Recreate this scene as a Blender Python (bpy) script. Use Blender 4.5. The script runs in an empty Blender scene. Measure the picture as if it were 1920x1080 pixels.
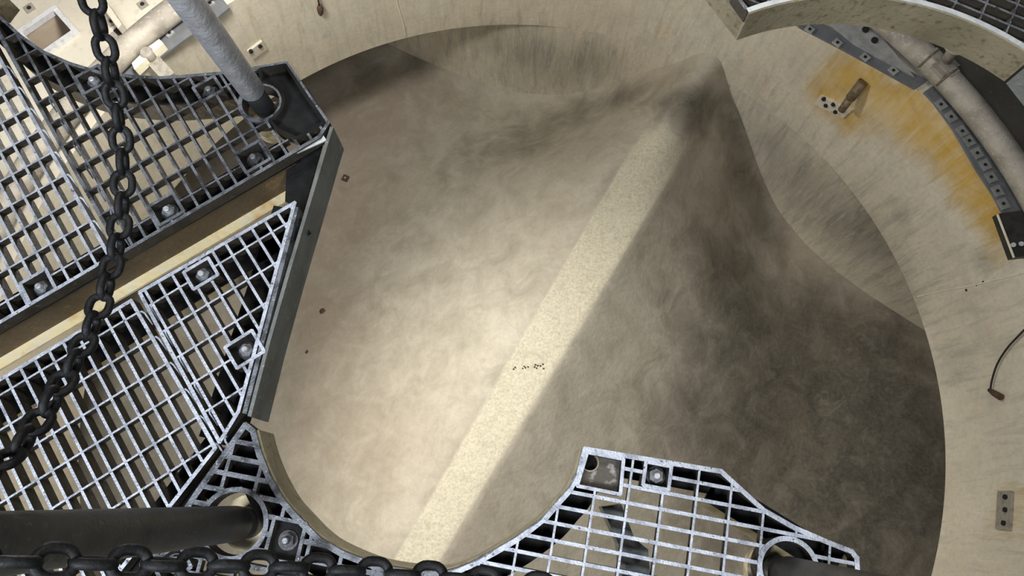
import bpy, bmesh, math, random
import numpy as np
from mathutils import Vector, Matrix

random.seed(7)
sc = bpy.context.scene
col = sc.collection

# ------------------------------------------------------------------ camera
F_PX = 1400.0                      # focal length for a 1920 px wide frame
TILT = math.atan(400.0 / 1400.0)   # the lens leans away from straight down
EYE = 1.2                          # camera height over the grating (grating top is z = 0)
cam = bpy.data.cameras.new('camera'); cam.sensor_width = 36.0
cam.lens = F_PX / 1920.0 * 36.0; cam.clip_start = 0.02; cam.clip_end = 60
co = bpy.data.objects.new('camera', cam); col.objects.link(co)
co.location = (0, 0, EYE); co.rotation_euler = (TILT, 0, 0)
sc.camera = co

# ------------------------------------------------------------------ world, lights, exposure
w = bpy.data.worlds.new('world'); sc.world = w; w.use_nodes = True
w.node_tree.nodes['Background'].inputs[0].default_value = (0.75, 0.85, 1.0, 1)
w.node_tree.nodes['Background'].inputs[1].default_value = 0.06

def lamp(name, kind, loc, target, power, color, **kw):
    l = bpy.data.lights.new(name, kind); l.energy = power; l.color = color
    for k, v in kw.items(): setattr(l, k, v)
    o = bpy.data.objects.new(name, l); col.objects.link(o); o.location = loc
    o.rotation_euler = (Vector(target) - Vector(loc)).to_track_quat('-Z', 'Y').to_euler()
    return o
# work lamp under the left part of the platform; the point lights are added fill
lamp('work_lamp', 'SPOT', (-2.15, 1.25, -0.9), (0.3, 0.15, -4.8), 830, (1.0, 0.965, 0.88), spot_size=math.radians(66), spot_blend=1.0, shadow_soft_size=0.2)
lamp('wall_fill', 'POINT', (-1.55, 2.45, -1.4), (0, 0, 0), 195, (1.0, 0.975, 0.91), shadow_soft_size=0.2)  # unseen fill, added to brighten the left and far walls
lamp('side_fill', 'POINT', (-1.95, -0.35, -1.5), (0, 0, 0), 52, (1.0, 0.965, 0.88), shadow_soft_size=0.2)  # unseen fill, added to brighten the bore wall below the left gratings
# lights from above, some of them added fill
lamp('overhead_light', 'AREA', (0.2, 2.1, 2.8), (0.1, 1.6, -4), 62, (1.0, 0.97, 0.90), shape='RECTANGLE', size=1.3, size_y=0.9)
lamp('overhead_light', 'AREA', (0.9, -1.0, 2.3), (-0.4, 0.5, 0), 34, (0.95, 0.97, 1.0), shape='RECTANGLE', size=0.9, size_y=0.5)  # unseen fill, added to brighten the first post and edge plate
lamp('gallery_fill', 'AREA', (-3.2, 2.6, -0.6), (-3.0, 2.6, -3.0), 16, (1.0, 0.97, 0.90), shape='RECTANGLE', size=1.2, size_y=0.6)  # unseen fill, added for brightness on the left
lamp('platform_lamp', 'AREA', (-1.1, -0.9, 2.0), (-0.3, 0.1, 0), 64, (0.86, 0.92, 1.0), shape='RECTANGLE', size=0.8, size_y=0.5)

sc.view_settings.view_transform = 'Standard'; sc.view_settings.look = 'None'
sc.view_settings.exposure = 0.0; sc.view_settings.gamma = 1.0
sc.view_settings.use_curve_mapping = False

# ------------------------------------------------------------------ measuring helpers
_c, _s = math.cos(TILT), math.sin(TILT)
def P(px, py, z=0.0):
    """the point of the level plane z that the photograph shows at (px, py)"""
    x, y = (px - 960) / F_PX, (540 - py) / F_PX
    d = (EYE - z) / (_c - y * _s)
    return Vector((x * d, (y * _c + _s) * d, z))
def P2(px, py, z=0.0):
    p = P(px, py, z); return Vector((p.x, p.y))

# shaft: a round bore under the platform
LIP = -4.2                         # underside edge of the bore wall
TOP = -2.95                        # gallery floor round the bore
FLOOR = -5.5                       # lowest floor
CX, CY, R = 0.0, 0.74, 3.094       # bore axis and radius at the lip
TX, TR_ = 0.06, 3.03               # the bore narrows a little and drifts towards its top
def bore(z):
    k = min(1, max(0, (z - LIP) / (TOP - LIP))); return CX + TX * k, R + (TR_ - R) * k
AX = math.radians(59.15)           # plan direction of the ridge, towards the wall
U = Vector((math.cos(AX), math.sin(AX))); V = Vector((-U.y, U.x))
def on_wall(px, py):
    """point of the bore wall the photograph shows at (px, py)"""
    n = P2(px, py, EYE - 1); z = -3.6
    for _ in range(20):
        cx, r = bore(z); a = n.dot(n); b = -2 * (n.x * cx + n.y * CY); c = cx * cx + CY * CY - r * r
        d = (-b + math.sqrt(b * b - 4 * a * c)) / (2 * a); z = EYE - d
    return Vector((n.x * d, n.y * d, EYE - d))

# ------------------------------------------------------------------ materials
def mat(name, base, rough=0.7, metal=0.0, noise=None, bump=0.0, scale=20.0, detail=6, spec=0.5):
    """base colour broken up by noise; noise = list of (scale, colour, lo, hi)"""
    m = bpy.data.materials.new(name); m.use_nodes = True
    nt = m.node_tree; b = nt.nodes['Principled BSDF']
    b.inputs['Roughness'].default_value = rough; b.inputs['Metallic'].default_value = metal
    b.inputs['Specular IOR Level'].default_value = spec
    rgb = nt.nodes.new('ShaderNodeRGB'); rgb.outputs[0].default_value = (*base, 1)
    out = rgb.outputs[0]
    geo = nt.nodes.new('ShaderNodeNewGeometry')
    for (sca, c2, lo, hi) in (noise or []):
        n = nt.nodes.new('ShaderNodeTexNoise'); n.inputs['Scale'].default_value = sca; n.inputs['Detail'].default_value = detail
        nt.links.new(geo.outputs['Position'], n.inputs['Vector'])
        r = nt.nodes.new('ShaderNodeMapRange'); r.inputs[1].default_value = lo; r.inputs[2].default_value = hi
        nt.links.new(n.outputs[0], r.inputs[0])
        mx = nt.nodes.new('ShaderNodeMix'); mx.data_type = 'RGBA'
        nt.links.new(r.outputs[0], mx.inputs[0]); nt.links.new(out, mx.inputs[6]); mx.inputs[7].default_value = (*c2, 1)
        out = mx.outputs[2]
    nt.links.new(out, b.inputs['Base Color'])
    if bump:
        n = nt.nodes.new('ShaderNodeTexNoise'); n.inputs['Scale'].default_value = scale; n.inputs['Detail'].default_value = detail
        nt.links.new(geo.outputs['Position'], n.inputs['Vector'])
        bp = nt.nodes.new('ShaderNodeBump'); bp.inputs['Strength'].default_value = bump; bp.inputs['Distance'].default_value = 0.01
        nt.links.new(n.outputs[0], bp.inputs['Height']); nt.links.new(bp.outputs[0], b.inputs['Normal'])
    return m

def concrete(name, kind):
    """pit floor and wall concrete: mottled base, stains where the mesh attribute 'stain' says so
    (r = black stains, on the pit floor also painted shade, g = pale scoured crest / rust, b = brown silt)"""
    m = bpy.data.materials.new(name); m.use_nodes = True
    nt = m.node_tree; N = nt.nodes.new; L = nt.links.new
    b = nt.nodes['Principled BSDF']; b.inputs['Roughness'].default_value = 0.75; b.inputs['Specular IOR Level'].default_value = 0.25
    geo = N('ShaderNodeNewGeometry'); at = N('ShaderNodeAttribute'); at.attribute_name = 'stain'
    sep = N('ShaderNodeSeparateColor'); L(at.outputs['Color'], sep.inputs[0])
    uv = N('ShaderNodeUVMap'); uv.uv_map = 'flow'
    def noise(scale, src, detail=8, rough=0.6, dist=0.0):
        n = N('ShaderNodeTexNoise'); n.inputs['Scale'].default_value = scale; n.inputs['Detail'].default_value = detail
        n.inputs['Roughness'].default_value = rough; n.inputs['Distortion'].default_value = dist
        L(src, n.inputs['Vector']); return n.outputs[0]
    def rng(x, lo, hi, a=0.0, z=1.0):
        r = N('ShaderNodeMapRange'); r.inputs[1].default_value = lo; r.inputs[2].default_value = hi
        r.inputs[3].default_value = a; r.inputs[4].default_value = z; L(x, r.inputs[0]); return r.outputs[0]
    def mul(a, c):
        q = N('ShaderNodeMath'); q.operation = 'MULTIPLY'; L(a, q.inputs[0])
        if isinstance(c, (int, float)): q.inputs[1].default_value = c
        else: L(c, q.inputs[1])
        return q.outputs[0]
    def add(a, c):
        q = N('ShaderNodeMath'); q.operation = 'ADD'; L(a, q.inputs[0]); L(c, q.inputs[1]); return q.outputs[0]
    def mix(f, a, c):
        x = N('ShaderNodeMix'); x.data_type = 'RGBA'
        if isinstance(f, (int, float)): x.inputs[0].default_value = f
        else: L(f, x.inputs[0])
        for k, s in ((6, a), (7, c)):
            if isinstance(s, tuple): x.inputs[k].default_value = (*s, 1)
            else: L(s, x.inputs[k])
        return x.outputs[2]
    pos = geo.outputs['Position']
    big = noise(0.9, pos, 5); mid = noise(3.5, pos, 8, 0.65, 0.6); fine = noise(28, pos, 6); grain = noise(120, pos, 3); speck = noise(55, pos, 4); scuff = noise(7, pos, 12, 0.78, 1.2)
    if kind == 'pit':
        c = mix(rng(big, .35, .65), (0.47, 0.43, 0.355), (0.41, 0.365, 0.295))
        c = mix(rng(mid, .40, .68), c, (0.33, 0.30, 0.235))
        c = mix(mul(rng(sep.outputs[2], 0, 1), rng(mid, .3, .6, .6, 1)), c, (0.295, 0.232, 0.175))
        cr = rng(add(sep.outputs[1], mul(rng(fine, 0, 1, -.5, .5), .5)), .35, .75)
        c = mix(cr, c, mix(rng(speck, .42, .64), (0.57, 0.525, 0.41), (0.45, 0.405, 0.30)))
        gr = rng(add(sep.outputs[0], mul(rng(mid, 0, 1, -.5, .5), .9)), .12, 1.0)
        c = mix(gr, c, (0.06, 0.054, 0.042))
        c = mix(mul(rng(scuff, .50, .64), .26), c, (0.24, 0.21, 0.16))
        c = mix(mul(rng(scuff, .50, .36), .14), c, (0.58, 0.54, 0.44))
        c = mix(mul(rng(grain, .62, .72), .4), c, (0.16, 0.13, 0.09))
        c = mix(mul(rng(fine, .35, .7), .22), c, (0.26, 0.235, 0.18))
        bstr, bd = 0.35, 0.02
    else:
        st1 = noise(1.0, uv.outputs[0], 8, 0.65); 
        mp = N('ShaderNodeMapping'); mp.inputs['Scale'].default_value = (15, 1.9, 1); L(uv.outputs[0], mp.inputs[0])
        st = noise(1.0, mp.outputs[0], 10, 0.78, 0.5)
        mp2 = N('ShaderNodeMapping'); mp2.inputs['Scale'].default_value = (27, 2.0, 1); L(uv.outputs[0], mp2.inputs[0])
        st2 = noise(1.0, mp2.outputs[0], 8, 0.75, 0.3)
        c = mix(rng(big, .35, .65), (0.72, 0.665, 0.54), (0.67, 0.585, 0.45))
        c = mix(mul(rng(st, .49, .64), .62), c, (0.46, 0.435, 0.37))
        c = mix(mul(rng(st2, .54, .66), .5), c, (0.80, 0.77, 0.68))
        c = mix(mul(rng(mid, .46, .66), .4), c, (0.52, 0.485, 0.40))
        c = mix(mul(rng(fine, .45, .72), .3), c, (0.40, 0.37, 0.29))
        c = mix(mul(rng(grain, .64, .74), .3), c, (0.2, 0.18, 0.14))
        gr = rng(add(sep.outputs[0], mul(rng(st, .3, .7, -.5, .5), .45)), .12, 1.15)
        c = mix(gr, c, (0.17, 0.162, 0.138))
        c = mix(mul(rng(sep.outputs[0], .25, .7), mul(rng(st2, .53, .62), .55)), c, (0.60, 0.585, 0.53))
        ru = mul(rng(add(sep.outputs[1], mul(rng(st, .3, .7, -.5, .5), .6)), .22, 1.0), .92)
        c = mix(ru, c, mix(rng(mid, .35, .65), (0.66, 0.43, 0.10), (0.50, 0.29, 0.03)))
        c = mix(rng(sep.outputs[2], .3, .8), c, (0.80, 0.77, 0.68))
        bstr, bd = 0.2, 0.01
    L(c, b.inputs['Base Color'])
    bp = N('ShaderNodeBump'); bp.inputs['Strength'].default_value = bstr; bp.inputs['Distance'].default_value = bd
    L(add(mul(mid, .7), mul(fine, .5)), bp.inputs['Height']); L(bp.outputs[0], b.inputs['Normal'])
    return m

M = {}
M['pit'] = concrete('pit_concrete', 'pit')
M['wall'] = concrete('shaft_concrete', 'wall')
M['gallery'] = mat('gallery_concrete', (0.62, 0.57, 0.47), 0.8, 0, [(2.2, (0.52, 0.47, 0.38), .4, .7), (25, (0.45, 0.41, 0.33), .55, .8)], 0.2, 40)
M['darkfloor'] = mat('dark_floor', (0.085, 0.078, 0.062), 0.75, 0, [(3, (0.05, 0.045, 0.036), .4, .7), (40, (0.12, 0.11, 0.09), .6, .75)], 0.2, 40)
M['galv'] = mat('galvanised_steel', (0.50, 0.53, 0.60), 0.5, 0.35, [(45, (0.27, 0.29, 0.34), .42, .66), (190, (0.07, 0.07, 0.075), .60, .70)], 0.3, 300)
M['galv_dull'] = mat('dull_galvanised_steel', (0.17, 0.182, 0.205), 0.5, 0.4, [(40, (0.035, 0.037, 0.042), .42, .64), (200, (0.36, 0.38, 0.42), .62, .72)], 0.3, 300)  # darker galvanised steel; on panel B it stands for shade
M['black'] = mat('black_steel', (0.009, 0.009, 0.0095), 0.75, 0.0, [(40, (0.016, 0.016, 0.016), .4, .7)], 0.2, 150, spec=.15)
M['flank'] = mat('shaded_bar_flank', (0.055, 0.047, 0.036), 0.7, 0.1, [(30, (0.03, 0.026, 0.02), .4, .7), (90, (0.10, 0.09, 0.075), .62, .75)], 0.2, 150, spec=.25)  # dark colour stands for shade on the unlit bar sides
M['chain'] = mat('black_chain_steel', (0.0045, 0.0048, 0.0055), 0.6, 0.0, [(90, (0.010, 0.010, 0.011), .45, .7)], 0.15, 260, spec=.3)
M['brown'] = mat('rusty_beam_paint', (0.115, 0.08, 0.042), 0.65, 0.0, [(9, (0.06, 0.042, 0.02), .4, .65), (40, (0.19, 0.12, 0.05), .58, .75)], 0.3, 90)
M['flange'] = mat('lit_yellow_flange', (0.86, 0.70, 0.38), 0.7, 0, [(14, (0.55, 0.30, 0.08), .52, .7), (45, (0.78, 0.70, 0.50), .45, .7)], 0.2, 90)  # rusty yellow, lightened to paint in light on the flange
M['plate'] = mat('grey_sheet_steel', (0.15, 0.16, 0.15), 0.55, 0.1, [(14, (0.085, 0.092, 0.087), .42, .65), (120, (0.30, 0.31, 0.30), .62, .76)], 0.25, 120)
M['skirt'] = mat('brown_coated_band', (0.28, 0.242, 0.155), 0.6, 0.1, [(7, (0.18, 0.152, 0.092), .4, .66), (70, (0.12, 0.10, 0.06), .55, .72)], 0.3, 110)
M['tube'] = mat('galvanised_tube', (0.60, 0.61, 0.63), 0.4, 0.4, [(35, (0.42, 0.43, 0.45), .4, .7), (150, (0.70, 0.71, 0.73), .58, .72)], 0.25, 160)
M['tube_dark'] = mat('dark_steel_tube', (0.060, 0.058, 0.050), 0.5, 0.45, [(25, (0.035, 0.034, 0.03), .4, .7), (120, (0.10, 0.095, 0.08), .6, .75)], 0.2, 160)
M['rubber'] = mat('black_rubber', (0.012, 0.012, 0.012), 0.45)
M['tan'] = mat('tan_collar', (0.80, 0.70, 0.48), 0.7, 0, [(30, (0.5, 0.36, 0.16), .5, .7)])
M['steel'] = mat('bright_bolt_steel', (0.6, 0.61, 0.63), 0.4, 0.5, [(150, (0.3, 0.31, 0.33), .5, .7)])
M['nut'] = mat('nut_steel', (0.24, 0.25, 0.26), 0.4, 0.6, [(150, (0.12, 0.12, 0.13), .5, .7)])
M['steel_dark'] = mat('dark_bolt_steel', (0.045, 0.045, 0.048), 0.5, 0.3, [(150, (0.1, 0.1, 0.11), .55, .7)])
M['strip'] = mat('blue_grey_strip', (0.175, 0.18, 0.19), 0.6, 0.2, [(12, (0.13, 0.135, 0.14), .4, .7)], 0.15, 60)
M['lug_dark'] = mat('grey_lug', (0.26, 0.265, 0.26), 0.6, 0.1, [(20, (0.19, 0.19, 0.185), .4, .7)])
M['lug'] = mat('pale_lug', (0.40, 0.40, 0.39), 0.6, 0.2, [(20, (0.28, 0.28, 0.27), .4, .7)])
M['pipe'] = mat('dusty_ring_pipe', (0.40, 0.36, 0.30), 0.65, 0.1, [(7, (0.27, 0.24, 0.20), .42, .6), (45, (0.48, 0.45, 0.39), .56, .75), (60, (0.24, 0.19, 0.14), .66, .78)], 0.3, 80)
M['anchor'] = mat('white_plate', (0.66, 0.62, 0.52), 0.6, 0.1, [(30, (0.5, 0.42, 0.28), .5, .7)])
M['plategrey'] = mat('weathered_plate', (0.34, 0.31, 0.26), 0.65, 0.1, [(25, (0.22, 0.19, 0.15), .5, .7)])
M['stub'] = mat('brown_pipe_stub', (0.22, 0.165, 0.095), 0.6, 0.2, [(40, (0.12, 0.09, 0.05), .45, .65)], 0.3, 90)
M['hole'] = mat('dark_recess', (0.012, 0.010, 0.008), 0.9)
M['white'] = mat('white_frame_steel', (0.70, 0.69, 0.70), 0.5, 0.2, [(30, (0.5, 0.49, 0.48), .5, .75)])
M['cream_wall'] = mat('pale_seam_mortar', (0.72, 0.68, 0.57), 0.8, 0, [(20, (0.6, 0.56, 0.46), .45, .7)])
M['worn'] = mat('scuffed_dark_plate', (0.075, 0.065, 0.05), 0.6, 0.1, [(60, (0.32, 0.30, 0.28), .54, .66)], 0.2, 120)
M['cream'] = mat('cream_block', (0.85, 0.79, 0.60), 0.6, 0, [(20, (0.74, 0.66, 0.45), .5, .75)])
M['tanfloor'] = mat('hatch_concrete', (0.50, 0.41, 0.31), 0.8, 0, [(4, (0.42, 0.34, 0.25), .4, .7)], 0.2, 30)
M['yellow'] = mat('yellow_tip', (0.75, 0.66, 0.08), 0.5)
M['iron'] = mat('rusty_iron', (0.075, 0.042, 0.026), 0.8, 0.1, [(60, (0.13, 0.07, 0.04), .45, .7)], 0.4, 120)
M['cable'] = mat('black_cable', (0.015, 0.014, 0.012), 0.5)
M['shim'] = mat('bright_zinc', (0.62, 0.64, 0.64), 0.45, 0.35, [(60, (0.45, 0.47, 0.47), .45, .7)])

# ------------------------------------------------------------------ mesh helpers
class MB:
    def __init__(s): s.v = []; s.f = []; s.smooth = []
    def add(s, vs, fs, smooth=False):
        k = len(s.v); s.v += [tuple(p) for p in vs]
        s.f += [tuple(i + k for i in f) for f in fs]; s.smooth += [smooth] * len(fs); return s
    def bar(s, a, b, width, zt, zb, taper=1.0, ext=0.0):
        """horizontal bar between plan points a and b"""
        a = Vector((a[0], a[1])); b = Vector((b[0], b[1])); d = b - a
        if d.length < 1e-5: return s
        d.normalize(); a = a - d * ext; b = b + d * ext
        n = Vector((-d.y, d.x)) * width / 2; m = n * taper
        vs = [(*(a + n), zt), (*(b + n), zt), (*(b - n), zt), (*(a - n), zt), (*(a + m), zb), (*(b + m), zb), (*(b - m), zb), (*(a - m), zb)]
        return s.add(vs, [(3, 2, 1, 0), (4, 5, 6, 7), (0, 1, 5, 4), (1, 2, 6, 5), (2, 3, 7, 6), (3, 0, 4, 7)])
    def prism(s, pts, zt, zb):
        n = len(pts); vs = [(p[0], p[1], zt) for p in pts] + [(p[0], p[1], zb) for p in pts]
        fs = [tuple(range(n)), tuple(range(2 * n - 1, n - 1, -1))] + [(i, n + i, n + (i + 1) % n, (i + 1) % n) for i in range(n)]
        return s.add(vs, fs)
    def ribbon(s, path, zt, zb, t, side=1, smooth=True):
        """upright sheet following a plan path, t thick to its left (side=1) or right"""
        path = [Vector((p[0], p[1])) for p in path]; n = len(path); off = []
        for i in range(n):
            d = (path[min(i + 1, n - 1)] - path[max(i - 1, 0)]).normalized(); off.append(path[i] + Vector((-d.y, d.x)) * t * side)
        vs = []
        for i in range(n): vs += [(*path[i], zt), (*path[i], zb), (*off[i], zb), (*off[i], zt)]
        fs = []
        for i in range(n - 1):
            a, b = 4 * i, 4 * i + 4
            for q in range(4): fs.append((a + q, b + q, b + (q + 1) % 4, a + (q + 1) % 4))
        fs += [(0, 1, 2, 3), (4 * n - 1, 4 * n - 2, 4 * n - 3, 4 * n - 4)]
        return s.add(vs, fs)
    def ring(s, c, ri, ro, zt, zb, seg=40, a0=0.0, a1=2 * math.pi):
        full = abs(a1 - a0 - 2 * math.pi) < 1e-6; m = seg if full else seg + 1; vs = []
        for i in range(m):
            a = a0 + (a1 - a0) * i / seg; ca, sa = math.cos(a), math.sin(a)
            vs += [(c[0] + ri * ca, c[1] + ri * sa, zt), (c[0] + ro * ca, c[1] + ro * sa, zt), (c[0] + ro * ca, c[1] + ro * sa, zb), (c[0] + ri * ca, c[1] + ri * sa, zb)]
        fs = []
        for i in range(seg):
            a, b = 4 * i, 4 * ((i + 1) % m)
            for q in range(4): fs.append((a + q, a + (q + 1) % 4, b + (q + 1) % 4, b + q))
        if not full: fs += [(0, 3, 2, 1), (4 * m - 4, 4 * m - 3, 4 * m - 2, 4 * m - 1)]
        return s.add(vs, fs)
    def tube(s, pts, r, seg=14, closed=False, cap=True, smooth=True):
        pts = [Vector(p) for p in pts]; n = len(pts); rr = r if isinstance(r, (list, tuple)) else [r] * n
        up = None; vs = []
        for i in range(n):
            if closed: d = pts[(i + 1) % n] - pts[i - 1]
            else: d = pts[min(i + 1, n - 1)] - pts[max(i - 1, 0)]
            d.normalize()
            if up is None:
                up = Vector((0, 0, 1)) if abs(d.z) < 0.9 else Vector((1, 0, 0))
            x = d.cross(up)
            if x.length < 1e-4: x = d.cross(Vector((0, 1, 0)))
            x.normalize(); y = x.cross(d).normalized(); up = y
            for k in range(seg):
                a = 2 * math.pi * k / seg; vs.append(pts[i] + (x * math.cos(a) + y * math.sin(a)) * rr[i])
        fs = []
        for i in range(n if closed else n - 1):
            a, b = i * seg, ((i + 1) % n) * seg
            for k in range(seg): fs.append((a + k, a + (k + 1) % seg, b + (k + 1) % seg, b + k))
        s.add(vs, fs, smooth)
        if cap and not closed:
            k = len(s.v) - n * seg
            s.f += [tuple(range(k + seg - 1, k - 1, -1)), tuple(range(k + (n - 1) * seg, k + n * seg))]; s.smooth += [False, False]
        return s
    def block(s, o, x, y, z):
        """box with corner axes x, y, z (vectors) centred on o"""
        o = Vector(o); x = Vector(x) / 2; y = Vector(y) / 2; z = Vector(z) / 2
        vs = [o + x * i + y * j + z * k for k in (-1, 1) for j in (-1, 1) for i in (-1, 1)]
        return s.add(vs, [(0, 2, 3, 1), (4, 5, 7, 6), (0, 1, 5, 4), (1, 3, 7, 5), (3, 2, 6, 7), (2, 0, 4, 6)])
    def build(s, name, m, parent=None, bevel=0.0, sides=None):
        me = bpy.data.meshes.new(name); 
        org = Vector((0, 0, 0)); q = parent
        while q is not None: org += q.location; q = q.parent
        loc = Vector((0, 0, 0))
        if parent is None:
            a = np.array(s.v); loc = Vector(((a[:, 0].min() + a[:, 0].max()) / 2, (a[:, 1].min() + a[:, 1].max()) / 2, a[:, 2].min()))
            org = loc
        me.from_pydata([tuple(Vector(p) - org) for p in s.v], [], s.f)
        for p, sm in zip(me.polygons, s.smooth): p.use_smooth = sm
        bm = bmesh.new(); bm.from_mesh(me); bmesh.ops.recalc_face_normals(bm, faces=bm.faces); bm.to_mesh(me); bm.free()
        me.materials.append(m)
        if sides:                       # bright tops, flanks darkened to paint in their shade
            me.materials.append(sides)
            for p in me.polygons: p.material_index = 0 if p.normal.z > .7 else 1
        o = bpy.data.objects.new(name, me); col.objects.link(o); o.location = loc
        if parent is not None: o.parent = parent
        if bevel:
            b = o.modifiers.new('bevel', 'BEVEL'); b.width = bevel; b.segments = 2; b.limit_method = 'ANGLE'
        return o

def thing(name, loc, label, cat, group=None):
    o = bpy.data.objects.new(name, None); col.objects.link(o); o.location = loc; o.empty_display_size = 0.05
    o['label'] = label; o['category'] = cat
    if group: o['group'] = group
    return o
def tag(o, label, cat, group=None):
    o['label'] = label; o['category'] = cat
    if group: o['group'] = group
    return o
def struct(o): o['kind'] = 'structure'; return o

def intervals(poly, a, d):
    """parameter ranges of the line a + t d inside a polygon"""
    ts = []; n = len(poly)
    for i in range(n):
        p, q = Vector(poly[i][:2]), Vector(poly[(i + 1) % n][:2]); e = q - p
        den = d.x * e.y - d.y * e.x
        if abs(den) < 1e-12: continue
        w_ = p - a; t = (w_.x * e.y - w_.y * e.x) / den; u = (w_.x * d.y - w_.y * d.x) / den
        if 0 <= u < 1: ts.append(t)
    ts.sort(); return [(ts[i], ts[i + 1]) for i in range(0, len(ts) - 1, 2)]
def subtract(iv, cut):
    for (c0, c1) in cut:
        out = []
        for (a, b) in iv:
            if c1 <= a or c0 >= b: out.append((a, b)); continue
            if a < c0: out.append((a, c0))
            if c1 < b: out.append((c1, b))
        iv = out
    return iv
def circle(c, r, n=28): return [Vector((c[0] + r * math.cos(2 * math.pi * i / n), c[1] + r * math.sin(2 * math.pi * i / n))) for i in range(n)]
def arc(c, r, a0, a1, n=30): return [Vector((c[0] + r * math.cos(a0 + (a1 - a0) * i / n), c[1] + r * math.sin(a0 + (a1 - a0) * i / n))) for i in range(n + 1)]

# ------------------------------------------------------------------ the setting: pit, shaft, gallery
def u_wall(v):
    a = abs(v)
    if a < 1.157: return math.sqrt(R * R - v * v)
    ks = [(1.157, 2.87), (1.33, 2.82), (1.55, 2.745), (1.8, 2.685), (2.1, 2.645), (2.7, 2.59), (3.4, 2.55), (9, 2.45)]
    return float(np.interp(a, [k[0] for k in ks], [k[1] for k in ks]))
def sst(x, a, b): t = min(1, max(0, (x - a) / (b - a))); return t * t * (3 - 2 * t)
WPV = [0, .06, .11, .2, .3, .4, .5, .6, .7, .8, .92, 1.02, 1.1, 1.2, 1.3, 1.5, 1.8, 2.3, 9]
WPH = [1.5, 1.49, 1.42, 1.26, 1.10, .99, .86, .73, .60, .48, .36, .275, .22, .165, .125, .08, .045, 0, 0]
def crest_h(s): return float(np.interp(s, [0, .25, .6, 1.2, 3, 6, 9], [1.5, 1.46, 1.38, 1.30, 1.12, .86, .7]))
def crest_w(s): return float(np.interp(s, [0, .5, 1.5, 4, 7], [.13, .205, .185, .15, .145]))
def pit_h(s, v):
    a = abs(v); hc = crest_h(s); wd = crest_w(s)
    near = hc / 1.5 * float(np.interp(a, WPV, WPH))
    t = min(1, max(0, (a - wd) / (2.3 - wd)))
    if v > 0: t = t - .07 * (1 - math.exp(-t / .07)) * (1 - t)      # the arris is worn round on this side
    far = hc * (1 - t) ** 1.3
    if a < wd: far = hc
    b = sst(s, 0.0, 1.5)
    h = near * (1 - b) + far * b
    h += 0.05 * math.exp(-max(s, 0) / .07)              # coved foot of the wall
    return h
def uvz(u, v, z): return (CX + U.x * u + V.x * v, CY + U.y * u + V.y * v, z)
def to_sv(p):
    w_ = Vector((p[0] - CX, p[1] - CY)); v = w_.dot(V); return u_wall(v) - w_.dot(U), v

def pit_point(px, py):
    """where the sight line of (px, py) meets the pit floor"""
    z = -5.0
    for _ in range(30):
        p = P(px, py, z); s, v = to_sv(p); z = z * .5 + .5 * (FLOOR + pit_h(s, v))
    return Vector((p.x, p.y, FLOOR + pit_h(*to_sv(p))))

svals = list(np.concatenate([[-.05, 0, .02, .04, .07, .1], np.arange(.14, 4.8, .045), np.arange(4.9, 9.0, .25)]))
vvals = list(np.concatenate([np.arange(-7, -3.2, .25), np.arange(-3.2, 3.2, .04), np.arange(3.2, 7.2, .25)]))
grime_shade = [(1290, 205, .2, .9), (1320, 180, .16, .6), (1375, 240, .18, .65), (1395, 320, .22, .6), (1240, 195, .14, .5), (1170, 182, .16, .6), (1090, 205, .2, .45),  # stains, plus painted shade in the hollow and over the right side
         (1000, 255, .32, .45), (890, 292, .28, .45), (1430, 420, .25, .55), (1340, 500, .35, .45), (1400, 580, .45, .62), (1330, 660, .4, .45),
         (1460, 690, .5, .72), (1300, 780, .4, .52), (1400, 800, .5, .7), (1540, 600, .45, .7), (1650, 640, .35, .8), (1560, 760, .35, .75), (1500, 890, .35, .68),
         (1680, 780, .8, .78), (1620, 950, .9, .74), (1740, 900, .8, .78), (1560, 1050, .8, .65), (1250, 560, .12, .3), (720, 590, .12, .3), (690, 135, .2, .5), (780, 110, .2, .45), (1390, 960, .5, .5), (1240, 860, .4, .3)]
brown = [(640, 260, .6, .9), (620, 420, .55, .9), (600, 600, .5, .8), (620, 800, .6, .6), (700, 200, .5, .8), (800, 180, .4, .6), (760, 930, .7, .3),
         (1600, 600, .5, .9), (1650, 760, .9, .9), (1600, 950, 1.0, .9), (1420, 330, .3, .6), (1500, 470, .3, .8), (1300, 400, .3, .3), (1230, 160, .25, .5), (1500, 850, .5, .7)]
grime_shade = [(pit_point(a, b), r, k) for (a, b, r, k) in grime_shade]; brown = [(pit_point(a, b), r, k) for (a, b, r, k) in brown]
def blobs(lst, p):
    q = 1.0
    for (c, r, k) in lst: q *= 1 - k * math.exp(-((p[0] - c.x) ** 2 + (p[1] - c.y) ** 2) / (r * r))
    return 1 - q

def attr_mesh(name, verts, faces, stain, uvs, m, smooth=True):
    me = bpy.data.meshes.new(name); me.from_pydata(verts, [], faces)
    ca = me.color_attributes.new('stain', 'FLOAT_COLOR', 'POINT')
    ca.data.foreach_set('color', np.array([(*s, 1.0) for s in stain], dtype=np.float32).ravel())
    ul = me.uv_layers.new(name='flow'); li = np.zeros(len(me.loops), dtype=np.int32); me.loops.foreach_get('vertex_index', li)
    ul.data.foreach_set('uv', np.array(uvs, dtype=np.float32)[li].ravel())
    me.polygons.foreach_set('use_smooth', [smooth] * len(me.polygons)); me.materials.append(m); me.update()
    o = bpy.data.objects.new(name, me); col.objects.link(o); return o

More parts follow.
